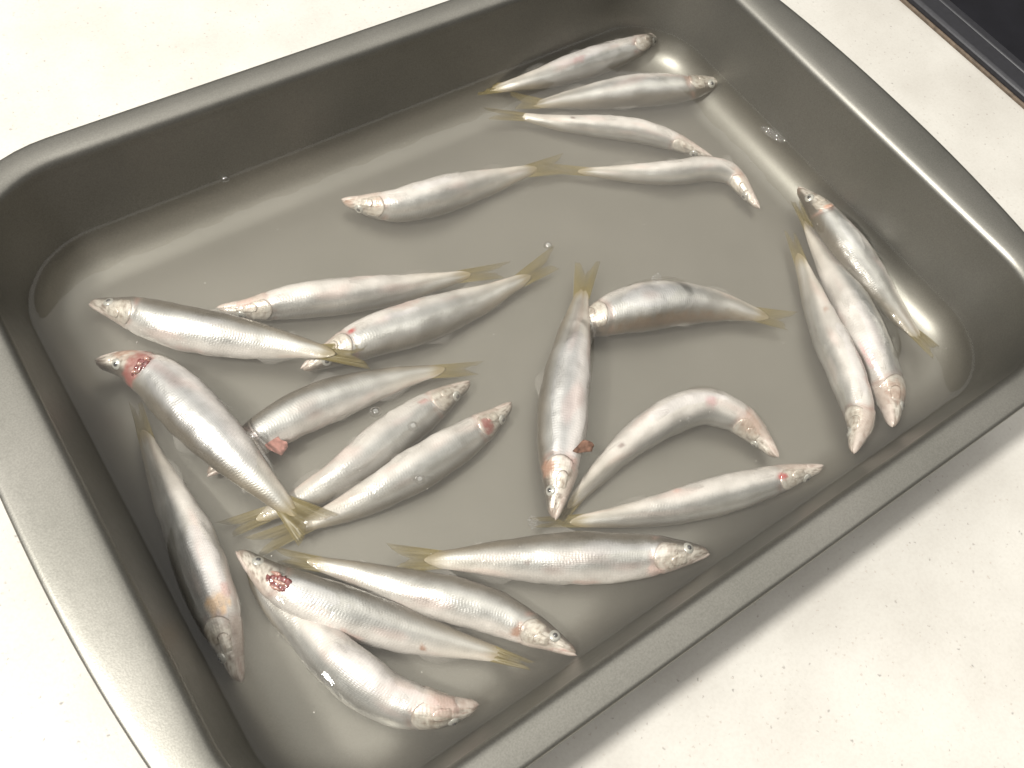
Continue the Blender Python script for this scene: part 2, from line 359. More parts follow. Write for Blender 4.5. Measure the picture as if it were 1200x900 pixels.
# ------------------------------------------------------------------ fish: centre line head to tail root, tail tips, depth (mm), roll, back side
FISH = {
 'A': {'p': [[152.45, 106.99, 9.43], [138.25, 103.86, 12.08], [124.23, 105.48, 10.03], [103.71, 105.96, 11.1], [75.51, 108.14, 11.64], [58.84, 112.63, 9.75]], 'tips': [[50.79, 121.68, 9.07], [48.09, 114.62, 9.07]], 'h': 13.81, 'e': -45, 's': -1},
 'B': {'p': [[162.24, 66.88, 9.5], [142.6, 74.08, 7.95], [119.12, 84.2, 7.21], [96.2, 93.66, 4.71], [74.34, 99.81, 4.71]], 'tips': [[65.13, 108.47, 9.07], [64.44, 102.18, 4.38]], 'h': 15.92, 'e': -15, 's': -1},
 'C': {'p': [[129.44, 35.98, 4.01], [119.25, 50.76, 5.06], [107.93, 62.77, 5.93], [92.24, 75.01, 5.35], [76.87, 87.32, 4.01], [63.29, 99.0, 4.01]], 'tips': [[48.89, 105.93, 9.07], [49.56, 101.96, 4.97]], 'h': 11.22, 'e': -70, 's': -1},
 'D': {'p': [[129.6, 2.19, 4.09], [130.85, 13.19, 4.19], [130.12, 22.66, 5.36], [122.17, 29.63, 6.0], [106.45, 35.53, 6.08], [89.96, 45.53, 4.21], [69.73, 57.42, 4.09]], 'tips': [[57.04, 72.31, 2.09], [56.72, 65.14, 2.09]], 'h': 11.73, 'e': -60, 's': -1},
 'E': {'p': [[-30.58, 90.52, 5.32], [-20.69, 81.58, 6.44], [-11.69, 76.02, 7.77], [6.87, 72.15, 7.99], [28.09, 70.92, 5.37], [51.26, 67.55, 5.32]], 'tips': [[69.89, 70.61, 3.32], [65.52, 59.27, 3.32]], 'h': 16.12, 'e': -55, 's': 1},
 'F': {'p': [[-97.27, 66.67, 5.1], [-85.66, 59.98, 5.88], [-70.64, 53.89, 7.52], [-49.13, 45.71, 7.24], [-28.99, 40.36, 5.1], [-5.44, 33.97, 5.1]], 'tips': [[15.16, 32.12, 3.1], [7.49, 26.48, 3.1]], 'h': 15.15, 'e': -60, 's': 1},
 'G': {'p': [[-82.33, 27.48, 5.27], [-67.49, 27.62, 6.39], [-53.03, 25.8, 7.8], [-32.09, 22.57, 7.59], [-8.73, 21.33, 5.27], [15.29, 20.87, 5.27]], 'tips': [[36.43, 30.42, 3.27], [30.25, 18.65, 3.27]], 'h': 17.62, 'e': -25, 's': 1},
 'H': {'p': [[-136.62, 91.91, 5.11], [-127.17, 81.01, 6.07], [-116.34, 67.22, 7.58], [-102.38, 53.54, 8.36], [-88.11, 40.55, 9.11], [-72.4, 24.77, 12.11]], 'tips': [[-57.04, 22.67, 11.11], [-62.78, 11.46, 11.11]], 'h': 17.27, 'e': 20, 's': -1},
 'I': {'p': [[-144.78, 64.15, 8.74], [-136.21, 58.21, 8.99], [-129.95, 46.62, 9.95], [-126.52, 32.37, 11.67], [-121.95, 11.23, 13.54], [-117.21, -7.43, 11.74], [-113.32, -22.29, 9.74]], 'tips': [[-99.86, -30.78, 8.74], [-116.94, -33.82, 8.74]], 'h': 20.08, 'e': -10, 's': 1},
 'J': {'p': [[-130.05, 7.12, 4.85], [-116.05, 9.25, 5.87], [-103.85, 10.28, 7.11], [-90.05, 10.77, 7.37], [-76.76, 9.67, 6.44], [-56.64, 6.91, 4.85], [-38.23, 1.82, 4.85]], 'tips': [[-21.63, -2.48, 2.85], [-26.7, -6.59, 2.85]], 'h': 16.53, 'e': 12, 's': -1},
 'K': {'p': [[-32.63, -8.76, 4.84], [-44.11, -9.35, 4.95], [-64.98, -13.17, 7.15], [-84.77, -16.99, 6.96], [-102.11, -17.64, 4.84], [-122.79, -16.83, 4.84]], 'tips': [[-136.14, -9.58, 2.84], [-133.75, -17.5, 2.84]], 'h': 15.76, 'e': -30, 's': -1},
 'L': {'p': [[-23.99, -24.55, 5.0], [-36.29, -26.66, 5.33], [-56.81, -29.3, 7.41], [-78.45, -29.9, 6.82], [-94.9, -28.8, 5.0], [-112.95, -26.9, 5.0]], 'tips': [[-130.64, -19.48, 3.0], [-130.42, -28.43, 3.0]], 'h': 16.08, 'e': -35, 's': -1},
 'M': {'p': [[-152.5, -62.09, 7.68], [-150.35, -51.52, 10.54], [-147.84, -35.61, 10.83], [-145.59, -14.63, 9.29], [-144.37, 8.95, 6.61], [-142.75, 32.03, 5.29]], 'tips': [[-142.05, 47.79, 3.29], [-137.97, 46.21, 3.29]], 'h': 17.12, 'e': -35, 's': -1},
 'N': {'p': [[-134.16, -26.0, 9.74], [-129.48, -40.42, 10.61], [-122.94, -51.23, 10.79], [-113.7, -62.45, 9.17], [-102.12, -75.37, 5.98], [-90.27, -88.13, 4.74], [-77.68, -100.75, 4.74]], 'tips': [[-71.26, -108.26, 9.07], [-74.22, -109.58, 9.07]], 'h': 16.27, 'e': 0, 's': -1},
 'O': {'p': [[-95.48, -109.18, 9.91], [-106.71, -103.34, 11.01], [-115.97, -93.26, 8.87], [-122.99, -78.96, 9.26], [-128.13, -60.37, 6.64], [-132.47, -45.28, 5.98], [-134.22, -33.07, 5.98]], 'tips': [[-134.07, -24.81, 3.98], [-132.37, -27.61, 3.98]], 'h': 18.39, 'e': -55, 's': -1},
 'P': {'p': [[-58.76, -112.46, 9.44], [-64.96, -100.67, 7.39], [-73.03, -87.29, 6.65], [-82.82, -76.11, 6.9], [-94.71, -62.99, 5.36], [-105.46, -50.45, 4.53], [-115.8, -39.53, 5.53]], 'tips': [[-124.2, -27.62, 4.53], [-126.25, -34.05, 4.53]], 'h': 15.35, 'e': 10, 's': 1},
 'Q': {'p': [[1.49, -109.91, 9.7], [-10.66, -103.69, 10.2], [-22.05, -96.9, 8.11], [-35.13, -89.14, 8.1], [-52.81, -78.32, 6.62], [-68.07, -69.14, 7.34], [-82.37, -60.66, 8.34]], 'tips': [[-91.55, -47.5, 7.34], [-94.58, -58.27, 7.34]], 'h': 18.35, 'e': 15, 's': 1},
 'R': {'p': [[-37.24, -70.52, 9.56], [-27.64, -59.89, 10.81], [-16.7, -46.41, 10.32], [-5.47, -32.79, 11.06], [10.5, -16.26, 11.56], [29.89, 2.84, 8.56]], 'tips': [[36.32, 16.7, 7.56], [46.4, 12.14, 7.56]], 'h': 18.99, 'e': -20, 's': -1},
 'S': {'p': [[14.17, -10.68, 5.89], [23.7, -10.55, 5.89], [34.59, -12.71, 8.06], [48.72, -17.1, 8.96], [63.01, -22.49, 8.01], [79.16, -32.37, 5.89], [90.92, -44.35, 5.89]], 'tips': [[106.82, -49.38, 3.89], [96.02, -53.97, 3.89]], 'h': 20.77, 'e': -5, 's': 1},
 'T': {'p': [[51.61, -94.46, 5.73], [51.44, -85.14, 5.73], [47.91, -73.88, 7.55], [39.03, -64.55, 8.56], [24.59, -60.9, 8.84], [6.04, -61.27, 6.87], [-12.57, -64.85, 5.73], [-28.35, -69.3, 5.73]], 'tips': [[-35.64, -71.54, 3.73], [-34.28, -73.88, 3.73]], 'h': 16.74, 'e': -75, 's': -1},
 'U': {'p': [[61.11, -107.9, 9.52], [42.94, -102.45, 9.2], [26.17, -97.6, 7.85], [6.89, -91.2, 6.68], [-10.82, -83.77, 4.78], [-30.75, -74.99, 4.78]], 'tips': [[-43.33, -64.52, 2.78], [-43.51, -68.55, 2.78]], 'h': 14.75, 'e': -45, 's': -1},
 'V': {'p': [[148.96, -1.64, 9.54], [149.36, -16.17, 9.43], [145.94, -34.83, 10.08], [144.01, -53.64, 8.99], [143.58, -71.55, 6.43], [142.14, -87.06, 6.65]], 'tips': [[145.6, -94.11, 9.07], [138.17, -96.94, 9.07]], 'h': 16.61, 'e': -10, 's': 1},
 'W': {'p': [[99.44, -109.95, 9.85], [111.43, -96.6, 7.57], [118.86, -78.56, 8.74], [127.11, -59.48, 7.98], [134.67, -38.1, 5.81], [141.95, -16.5, 5.81]], 'tips': [[145.84, -2.25, 4.31], [148.04, -4.06, 9.07]], 'h': 19.65, 'e': -25, 's': 1},
 'X': {'p': [[76.94, -109.69, 9.78], [90.49, -100.61, 8.83], [99.85, -83.6, 8.4], [107.18, -66.37, 7.64], [117.51, -46.26, 5.58], [126.35, -28.1, 5.58]], 'tips': [[132.37, -12.56, 3.58], [136.01, -16.71, 3.58]], 'h': 16.26, 'e': -75, 's': -1},
}

# ------------------------------------------------------------------ setting: countertop
def box(x0, x1, y0, y1, z0, z1, bev=0.0, seg=3):
    bm = bmesh.new()
    bmesh.ops.create_cube(bm, size=1.0)
    for v in bm.verts:
        v.co = Vector(((x0 + x1) / 2 + v.co.x * (x1 - x0), (y0 + y1) / 2 + v.co.y * (y1 - y0), (z0 + z1) / 2 + v.co.z * (z1 - z0)))
    if bev:
        bmesh.ops.bevel(bm, geom=list(bm.edges), offset=bev, segments=seg, affect='EDGES', profile=0.5)
    return bm
def bm_obj(name, bm, mat, parent=None, smooth=False):
    me = bpy.data.meshes.new(name)
    bm.to_mesh(me); bm.free()
    if smooth: me.polygons.foreach_set('use_smooth', [True] * len(me.polygons))
    me.materials.append(mat)
    return link(bpy.data.objects.new(name, me), parent)
tag(bm_obj('countertop', box(-1.3, 1.3, -0.75, 1.1, -0.041, -0.0015, 0.004), M_COUNTER), kind='structure')

# ------------------------------------------------------------------ cooktop at the far right
hob = empty('cooktop', (0.306, 0.05, -0.0015))
tag(hob, 'black glass cooktop with dark frame set into the counter at the top right', 'cooktop')
def hob_part(name, bm, mat):
    bmesh.ops.translate(bm, verts=bm.verts, vec=-hob.location)
    return bm_obj(name, bm, mat, hob, False)
hob_part('sealing_strip', box(0.3078, 0.3105, -0.36, 0.46, -0.0020, 0.0004, 0.0006, 2), M_HOBSEAL)
hob_part('frame', box(0.3090, 0.3230, -0.357, 0.457, -0.0022, 0.0042, 0.0022, 4), M_HOBFRAME)
hob_part('frame', box(0.3238, 0.3300, -0.352, 0.452, -0.0022, 0.0030, 0.0012, 3), M_HOBFRAME)
hob_part('glass_top', box(0.3292, 0.85, -0.350, 0.450, -0.0021, 0.0022, 0.0008, 3), M_HOBGLASS)

# ------------------------------------------------------------------ the roasting pan
PA, PB, PH, PT, PR = 0.165, 0.12241, 0.04883, 0.01007, 0.040     # inner rim half sizes, height, taper, corner radius
NC, NX, NY = 14, 40, 30                                          # points per corner, long side, short side
def ring(off, z, bulge=0.0, wob=0.0):
    """Rounded rectangle, inner rim grown by off (negative = inwards)."""
    a, b = PA + off, PB + off
    r = max(0.004, PR + off)
    pts = []
    def side(p, q, n):
        for i in range(n): pts.append((p[0] + (q[0] - p[0]) * i / n, p[1] + (q[1] - p[1]) * i / n))
    def corner(cx, cy, a0):
        for i in range(NC):
            t = a0 + math.pi / 2 * i / NC
            pts.append((cx + r * math.cos(t), cy + r * math.sin(t)))
    side((a, -(b - r)), (a, b - r), NY);       corner(a - r, b - r, 0)
    side((a - r, b), (-(a - r), b), NX);       corner(-(a - r), b - r, math.pi / 2)
    side((-a, b - r), (-a, -(b - r)), NY);     corner(-(a - r), -(b - r), math.pi)
    side((-(a - r), -b), (a - r, -b), NX);     corner(a - r, -(b - r), -math.pi / 2)
    out = []
    for x, y in pts:
        if bulge:
            k = max(0.0, 1 - (abs(y) / 0.108) ** 2.2) * sstep(0.10, 0.150, abs(x))
            x += math.copysign(bulge * k, x)
        out.append(Vector((x, y, z + wob * (noise.noise(Vector((x * 30, y * 30, 3.0)))))))
    return out
def loft(rings, closed_cap_start=False):
    verts, faces = [], []
    n = len(rings[0])
    for r in rings: verts += r
    for k in range(len(rings) - 1):
        for i in range(n):
            j = (i + 1) % n
            faces.append((k * n + i, k * n + j, (k + 1) * n + j, (k + 1) * n + i))
    return verts, faces
RF = 0.016
wall_ang = math.atan2(PT, PH)
tl = RF * math.tan((math.pi / 2 - wall_ang) / 2)
def wall_off(z): return -PT * (PH - z) / PH
pan = empty('roasting_pan', (0, 0, 0))
tag(pan, 'large grey nonstick rectangular roasting pan with flared end handles, holding water and fish', 'pan')
# inner surface from the centre outwards
rings = []
c_in = -(PT + tl)
for f in (0.03, 0.15, 0.3, 0.45, 0.6, 0.72, 0.82, 0.9, 0.96):
    base = ring(c_in, 0.0)
    rings.append([Vector((p.x * f, p.y * f, 0.00025 * noise.noise(Vector((p.x * f * 25, p.y * f * 25, 1.0))))) for p in base])
for i in range(13):                                              # floor-to-wall fillet
    t = (math.pi / 2 - wall_ang) * i / 12
    rings.append(ring(c_in + RF * math.sin(t), RF * (1 - math.cos(t))))
z0 = rings[-1][0].z
for i in range(1, 7):
    z = z0 + (PH - 0.008 - z0) * i / 6
    rings.append(ring(wall_off(z), z))
seam_in = PH - 0.008
# outer surface from the seam under the rim down to the base
outer = []
for i in range(7):
    z = PH - 0.006 + (0.012 - (PH - 0.006)) * i / 6
    outer.append(ring(wall_off(z) + 0.0012, z))
for i in range(1, 9):
    t = (math.pi / 2 - wall_ang) * (1 - i / 8)
    outer.append(ring(c_in + (RF + 0.0012) * math.sin(t), RF - (RF + 0.0012) * math.cos(t) ))
for f in (0.9, 0.5, 0.03):
    base = ring(c_in, -0.0012)
    outer.append([Vector((p.x * f, p.y * f, -0.0012)) for p in base])
v1, f1 = loft(rings)
n = len(rings[0])
f1.append(tuple(range(n - 1, -1, -1)))
v2, f2 = loft(outer)
o = len(v1)
f2 = [tuple(i + o for i in f) for f in f2]
f2.append(tuple(o + len(v2) - n + i for i in range(n)))
mesh_obj('basin', v1 + v2, f1 + f2, M_PAN, pan)
# rim: wall top, rounded inner edge, flange, rolled outer lip, underside
rim = []
for z in (PH - 0.008, PH - 0.0065, PH - 0.005): rim.append(ring(wall_off(z), z))
rb = 0.0044
cx0, cz0 = wall_off(PH - 0.005) + rb, PH - 0.0045
for i in range(0, 9):
    t = math.pi - (math.pi / 2) * i / 8
    if i == 0: continue
    rim.append(ring(cx0 + rb * math.cos(t), cz0 + rb * 0.98 * math.sin(t) * (0.0045 / rb) ))
ft = cx0
for k, (d, dz, bu) in enumerate(((0.004, 0.0000, 0.0015), (0.006, -0.0001, 0.0045), (0.008, -0.0002, 0.0072), (0.0095, -0.0004, 0.0090))):
    rim.append(ring(d, PH + dz, bu, 0.0001))
for i in range(1, 8):
    t = math.pi / 2 - math.pi * 1.15 * i / 7
    rim.append(ring(0.0098 + 0.0013 * math.cos(t), PH - 0.0004 - 0.0013 + 0.0013 * math.sin(t), 0.0095))
rim.append(ring(0.006, PH - 0.0032, 0.0045))
rim.append(ring(0.003, PH - 0.0034, 0.001))
rim.append(ring(0.0016, PH - 0.0045))
rim.append(ring(wall_off(PH - 0.0075) + 0.0013, PH - 0.0075))
v, f = loft(rim)
mesh_obj('rim', v, f, M_PAN, pan)

# ------------------------------------------------------------------ fish
UP_H = [(0, .11), (.012, .22), (.04, .34), (.09, .51), (.15, .68), (.21, .81), (.29, .92), (.38, .98), (.46, 1.0), (.56, .96), (.66, .86), (.76, .71), (.86, .52), (.94, .37), (.97, .31), (1.0, .17)]
DN_H = [(0, .09), (.012, .19), (.04, .31), (.09, .48), (.15, .64), (.21, .78), (.29, .91), (.38, 1.0), (.48, 1.01), (.57, .96), (.66, .83), (.76, .66), (.86, .48), (.94, .35), (.97, .30), (1.0, .17)]
WD = [(0, .16), (.012, .30), (.04, .43), (.09, .59), (.15, .75), (.21, .86), (.29, .95), (.38, 1.0), (.48, .99), (.58, .90), (.68, .75), (.78, .56), (.88, .36), (.95, .17), (1.0, .03)]
ASP = 0.80
def spline(P, t):
    k = len(P) - 1
    L = [0.0]
    for a, b in zip(P, P[1:]): L.append(L[-1] + (b - a).length)
    s = t * L[-1]
    i = 0
    while i < k - 1 and s > L[i + 1]: i += 1
    u = (s - L[i]) / (L[i + 1] - L[i])
    p1, p2 = P[i], P[i + 1]
    h = L[i + 1] - L[i]
    m1 = (P[i + 1] - P[i - 1]) / (L[i + 1] - L[i - 1]) if i > 0 else (p2 - p1) / h
    m2 = (P[i + 2] - P[i]) / (L[i + 2] - L[i]) if i < k - 1 else (p2 - p1) / h
    return ((2*u**3 - 3*u*u + 1) * p1 + (u**3 - 2*u*u + u) * h * m1 + (-2*u**3 + 3*u*u) * p2 + (u**3 - u*u) * h * m2)

C_BACK = (0.098, 0.086, 0.068)
C_SIDE = (0.235, 0.235, 0.228)
C_BELLY = (0.385, 0.365, 0.345)
C_PINK = (0.40, 0.265, 0.235)
C_RED = (0.36, 0.07, 0.06)

WETS = []
class Fish:
    def __init__(self, key, d):
        self.key = key
        self.P = [Vector(p) * MM for p in d['p']]
        self.h = d['h'] * MM / 2
        self.e = math.radians(d['e'])
        self.s = d['s']
        self.tips = [Vector(p) * MM for p in d['tips']]
        self.seed = (ord(key) - 60) * 7.31
        self.L = sum((b - a).length for a, b in zip(self.P, self.P[1:]))
        self.girth = d.get('g', 1.0)
        self.rnd = random.Random(ord(key))
        o = self.P[len(self.P) // 2]
        self.org = Vector((o.x, o.y, max(0.0004, o.z - self.h)))
    def frame(self, t):
        tc = min(1, max(0, t))
        c = spline(self.P, tc)
        a = spline(self.P, max(0, tc - 0.015)); b = spline(self.P, min(1, tc + 0.015))
        T = (b - a).normalized()
        if t < 0: c = c + T * (t * self.L)
        left = Vector((0, 0, 1)).cross(-T).normalized()
        up = (-T).cross(left).normalized()
        e = self.e * (1 - 0.55 * sstep(0.62, 1.0, tc))
        D = left * (self.s * math.cos(e)) + up * math.sin(e)
        S = T.cross(D).normalized()
        if S.z < 0: S = -S
        return c, T, D, S
    def point(self, t, th, off=0.0, fr=None):
        c, T, D, S = fr or self.frame(t)
        tt = max(0, t)
        up = sinterp(tt, UP_H) * self.h
        dn = sinterp(tt, DN_H) * self.h
        wd = sinterp(tt, WD) * self.h * ASP
        ct, st = math.cos(th), math.sin(th)
        hh = up if ct > 0 else dn
        # organ bulges, flattened flanks and the operculum step
        k = 1.0 + 0.06 * noise.noise(Vector((t * 9 + self.seed, ct * 1.3, st * 1.3)))
        k += 0.022 * noise.noise(Vector((t * 30 + self.seed, ct * 3, st * 3)))
        k -= 0.07 * max(0, noise.noise(Vector((t * 13 + self.seed * 2, 3.0, st)))) * sstep(0.3, 0.9, -ct) * sstep(0.25, 0.4, t) * (1 - sstep(0.7, 0.9, t))
        edge = 0.205 - 0.03 * ct * ct
        k += 0.03 * sstep(edge - 0.11, edge - 0.01, t) * (1 - sstep(edge - 0.006, edge + 0.006, t))
        k -= 0.03 * math.exp(-((t - edge - 0.008) / 0.008) ** 2)
        # eye socket
        eye = math.exp(-((t - 0.082) / 0.022) ** 2) * math.exp(-((abs(math.atan2(st, ct)) - 1.15) / 0.33) ** 2)
        k -= 0.07 * eye
        # mouth slit
        k -= 0.10 * math.exp(-((abs(math.atan2(st, ct)) - 2.0) / 0.10) ** 2) * (1 - sstep(0.05, 0.085, t))
        p = c + D * (hh * ct * k) + S * (wd * st * k)
        if off:
            nrm = (D * (ct / max(hh, 1e-5)) + S * (st / max(wd, 1e-5))).normalized()
            p = p + nrm * off
        return p
    def normal(self, t, th):
        a = self.point(t - .006, th); b = self.point(t + .006, th)
        c = self.point(t, th - .05); d = self.point(t, th + .05)
        nn = (b - a).cross(d - c).normalized()
        ctr = self.frame(t)[0]
        if nn.dot(self.point(t, th) - ctr) < 0: nn = -nn
        return nn

def apply_marks(F, c, metal, t, th, marks):
    for (mt, mth, rt, rth, col, s) in marks:
        dt = (t - mt) / rt
        dth = (((th - math.radians(mth) + math.pi) % (2 * math.pi)) - math.pi) / math.radians(rth)
        q = dt * dt + dth * dth + 0.9 * noise.noise(Vector((t * 45 + F.seed, th * 3.5, 1.0)))
        k = s * (1 - sstep(0.15, 1.1, q))
        c = mixc(c, col, k)
        metal *= 1 - 0.7 * k
    return c, metal
def fish_colour(F, t, th, marks):
    v = math.cos(th)
    sd = F.seed
    jit = 0.10 * noise.noise(Vector((t * 14 + sd, v * 2, math.sin(th) * 2)))
    vv = v + jit
    kb = sstep(0.26, 0.80, vv)
    c = mixc(C_SIDE, C_BACK, kb)
    # pale metallic stripe along the flank, then the belly
    st = math.exp(-((vv - 0.12) / 0.22) ** 2)
    c = mixc(c, (0.52, 0.515, 0.495), 0.75 * st * (1 - kb))
    kv = sstep(-0.25, -0.72, vv) if False else sstep(0.25, 0.75, -vv)
    c = mixc(c, C_BELLY, kv)
    metal = (0.5 + 0.5 * st) * (1 - 0.8 * kv) * (1 - 0.4 * kb)
    # pink blushes on belly and near the vent
    pk = noise.noise(Vector((t * 7 + sd * 1.7, v * 1.6 + 4, math.sin(th) * 1.6)))
    c = mixc(c, C_PINK, 0.26 * sstep(0.10, 0.55, pk) * sstep(-0.5, 0.5, -vv + 0.1))
    c = mixc(c, (0.34, 0.29, 0.21), 0.30 * sstep(0.62, 0.95, t) * (1 - st))
    yt = sstep(0.925, 1.0, t + 0.03 * noise.noise(Vector((v * 3, sd, 7))))
    c = mixc(c, (0.15, 0.115, 0.045), 0.92 * yt)
    metal *= 1 - 0.8 * yt
    # head: duller, ochre and pink, dark crown and snout
    kh = 1 - sstep(0.15, 0.21, t)
    hn = noise.noise(Vector((t * 55 + sd, v * 4, math.sin(th) * 4))) + 0.6 * noise.noise(Vector((t * 130 + sd, v * 8, math.sin(th) * 8)))
    hc = mixc((0.42, 0.39, 0.345), (0.12, 0.088, 0.066), sstep(-0.25, 0.6, hn))
    hc = mixc(hc, (0.055, 0.046, 0.036), sstep(0.25, 0.7, v))
    hc = mixc(hc, (0.34, 0.275, 0.24), 0.8 * sstep(0.45, 0.95, -v))
    c = mixc(c, hc, 0.92 * kh)
    c = mixc(c, (0.20, 0.14, 0.11), 0.55 * (1 - sstep(0.0, 0.04, t)))
    metal *= (1 - 0.55 * kh)
    # blood seam behind the gill cover
    edge = 0.212 - 0.03 * v * v
    gs = math.exp(-((t - edge) / 0.011) ** 2) * sstep(-0.3, 0.3, noise.noise(Vector((sd, v * 2.5, 9))) + 0.1)
    c = mixc(c, (0.26, 0.14, 0.11), 0.45 * gs)
    c, metal = apply_marks(F, c, metal, t, th, marks)
    return (c[0], c[1], c[2], max(0, min(1, metal)))

NT, NA = 96, 40
def patch(F, name, parent, t0, t1, th0, th1, off, mat, edgef=None, nt=12, na=14, colf=None, rough=0.0, warp=None, oval=False):
    """A plate lying on the body between two stations and two angles, proud of it, with its edge sunk in."""
    verts, cols, uvs, faces = [], [], [], []
    for j in range(na + 1):
        b = j / na
        th = lerp(th0, th1, b)
        e1 = t1 if edgef is None else edgef(th)
        for i in range(nt + 1):
            a = i / nt
            t = lerp(t0, e1, a)
            rim_ = min(1, min(b, 1 - b) * 6) * min(1, a * 5)
            if a >= 0.999: rim_ *= 0.9
            o = -0.0004 + (off + 0.0004) * rim_
            if oval:                            # sinks below the skin outside an uneven oval
                rr_ = math.hypot(2 * a - 1, 2 * b - 1) + 0.35 * noise.noise(Vector((a * 3, b * 3, F.seed)))
                rim_ = 1 - sstep(0.45, 0.95, rr_)
                o = -0.0011 + (off + 0.0011) * rim_
            if rough: o += rough * noise.noise(Vector((t * 160 + F.seed, th * 6, 2))) * rim_
            p = F.point(t, th, o)
            if warp: p = warp(p, a, b)
            verts.append(p - F.org)
            cols.append(colf(t, th, a, b) if colf else (1, 1, 1, 0))
            uvs.append((t, th / math.tau))
    w = nt + 1
    for j in range(na):
        for i in range(nt):
            faces.append((j*w+i, j*w+i+1, (j+1)*w+i+1, (j+1)*w+i))
    # free rear edge turned down into the body so the plate has thickness
    base = len(verts)
    for j in range(na + 1):
        b = j / na
        th = lerp(th0, th1, b)
        e1 = t1 if edgef is None else edgef(th)
        p = F.point(e1, th, -0.0005)
        verts.append(p - F.org); cols.append(cols[j*w+nt]); uvs.append(uvs[j*w+nt])
    if not warp:
        for j in range(na):
            faces.append((j*w+nt, base+j, base+j+1, (j+1)*w+nt))
    ob = mesh_obj(name, verts, faces, mat, parent, True, cols, uvs)
    return ob

def dome(name, c, nrm, axis, r, hgt, mat, parent, org, rings_=5, seg=16, sx=1.0):
    u = axis - nrm * axis.dot(nrm); u.normalize()
    w = nrm.cross(u)
    verts, faces = [], []
    for k in range(rings_):
        a = math.pi / 2 * k / rings_
        for i in range(seg):
            t = math.tau * i / seg
            verts.append(c + u * (r * sx * math.cos(a) * math.cos(t)) + w * (r * math.cos(a) * math.sin(t)) + nrm * (hgt * math.sin(a)) - org)
    verts.append(c + nrm * hgt - org)
    for k in range(rings_ - 1):
        for i in range(seg):
            j = (i + 1) % seg
            faces.append((k*seg+i, k*seg+j, (k+1)*seg+j, (k+1)*seg+i))
    k = rings_ - 1
    for i in range(seg): faces.append((k*seg+i, k*seg+(i+1) % seg, len(verts) - 1))
    return mesh_obj(name, verts, faces, mat, parent)

def fin_fan(name, roots, edge, mat, parent, org, nr=7, ripple=0.0004, thick=0.00012, seed=0.0):
    """Membrane between a root polyline and a free-edge polyline of equal length; a closed thin sheet."""
    n_ = len(roots)
    nrm = (roots[-1] - roots[0]).cross(edge[n_ // 2] - roots[n_ // 2])
    nrm = nrm.normalized() if nrm.length > 1e-12 else Vector((0, 0, 1))
    verts, uvs, faces = [], [], []
    for side in (1, -1):
        for i in range(n_):
            for k in range(nr + 1):
                f = k / nr
                p = roots[i].lerp(edge[i], f)
                p = p + nrm * (ripple * f * (math.sin(i * 0.9 + seed) + noise.noise(Vector((i * 0.35, f * 2, seed))) * 1.4))
                p = p + nrm * (side * thick * (1.4 - f))
                verts.append(p - org); uvs.append((i / (n_ - 1), f))
    w = nr + 1
    o = n_ * w
    for i in range(n_ - 1):
        for k in range(nr):
            q = (i*w+k, i*w+k+1, (i+1)*w+k+1, (i+1)*w+k)
            faces.append(q); faces.append(tuple(x + o for x in reversed(q)))
        faces.append((i*w+nr, i*w+nr+o, (i+1)*w+nr+o, (i+1)*w+nr))
    return mesh_obj(name, verts, faces, mat, parent, True, None, uvs)

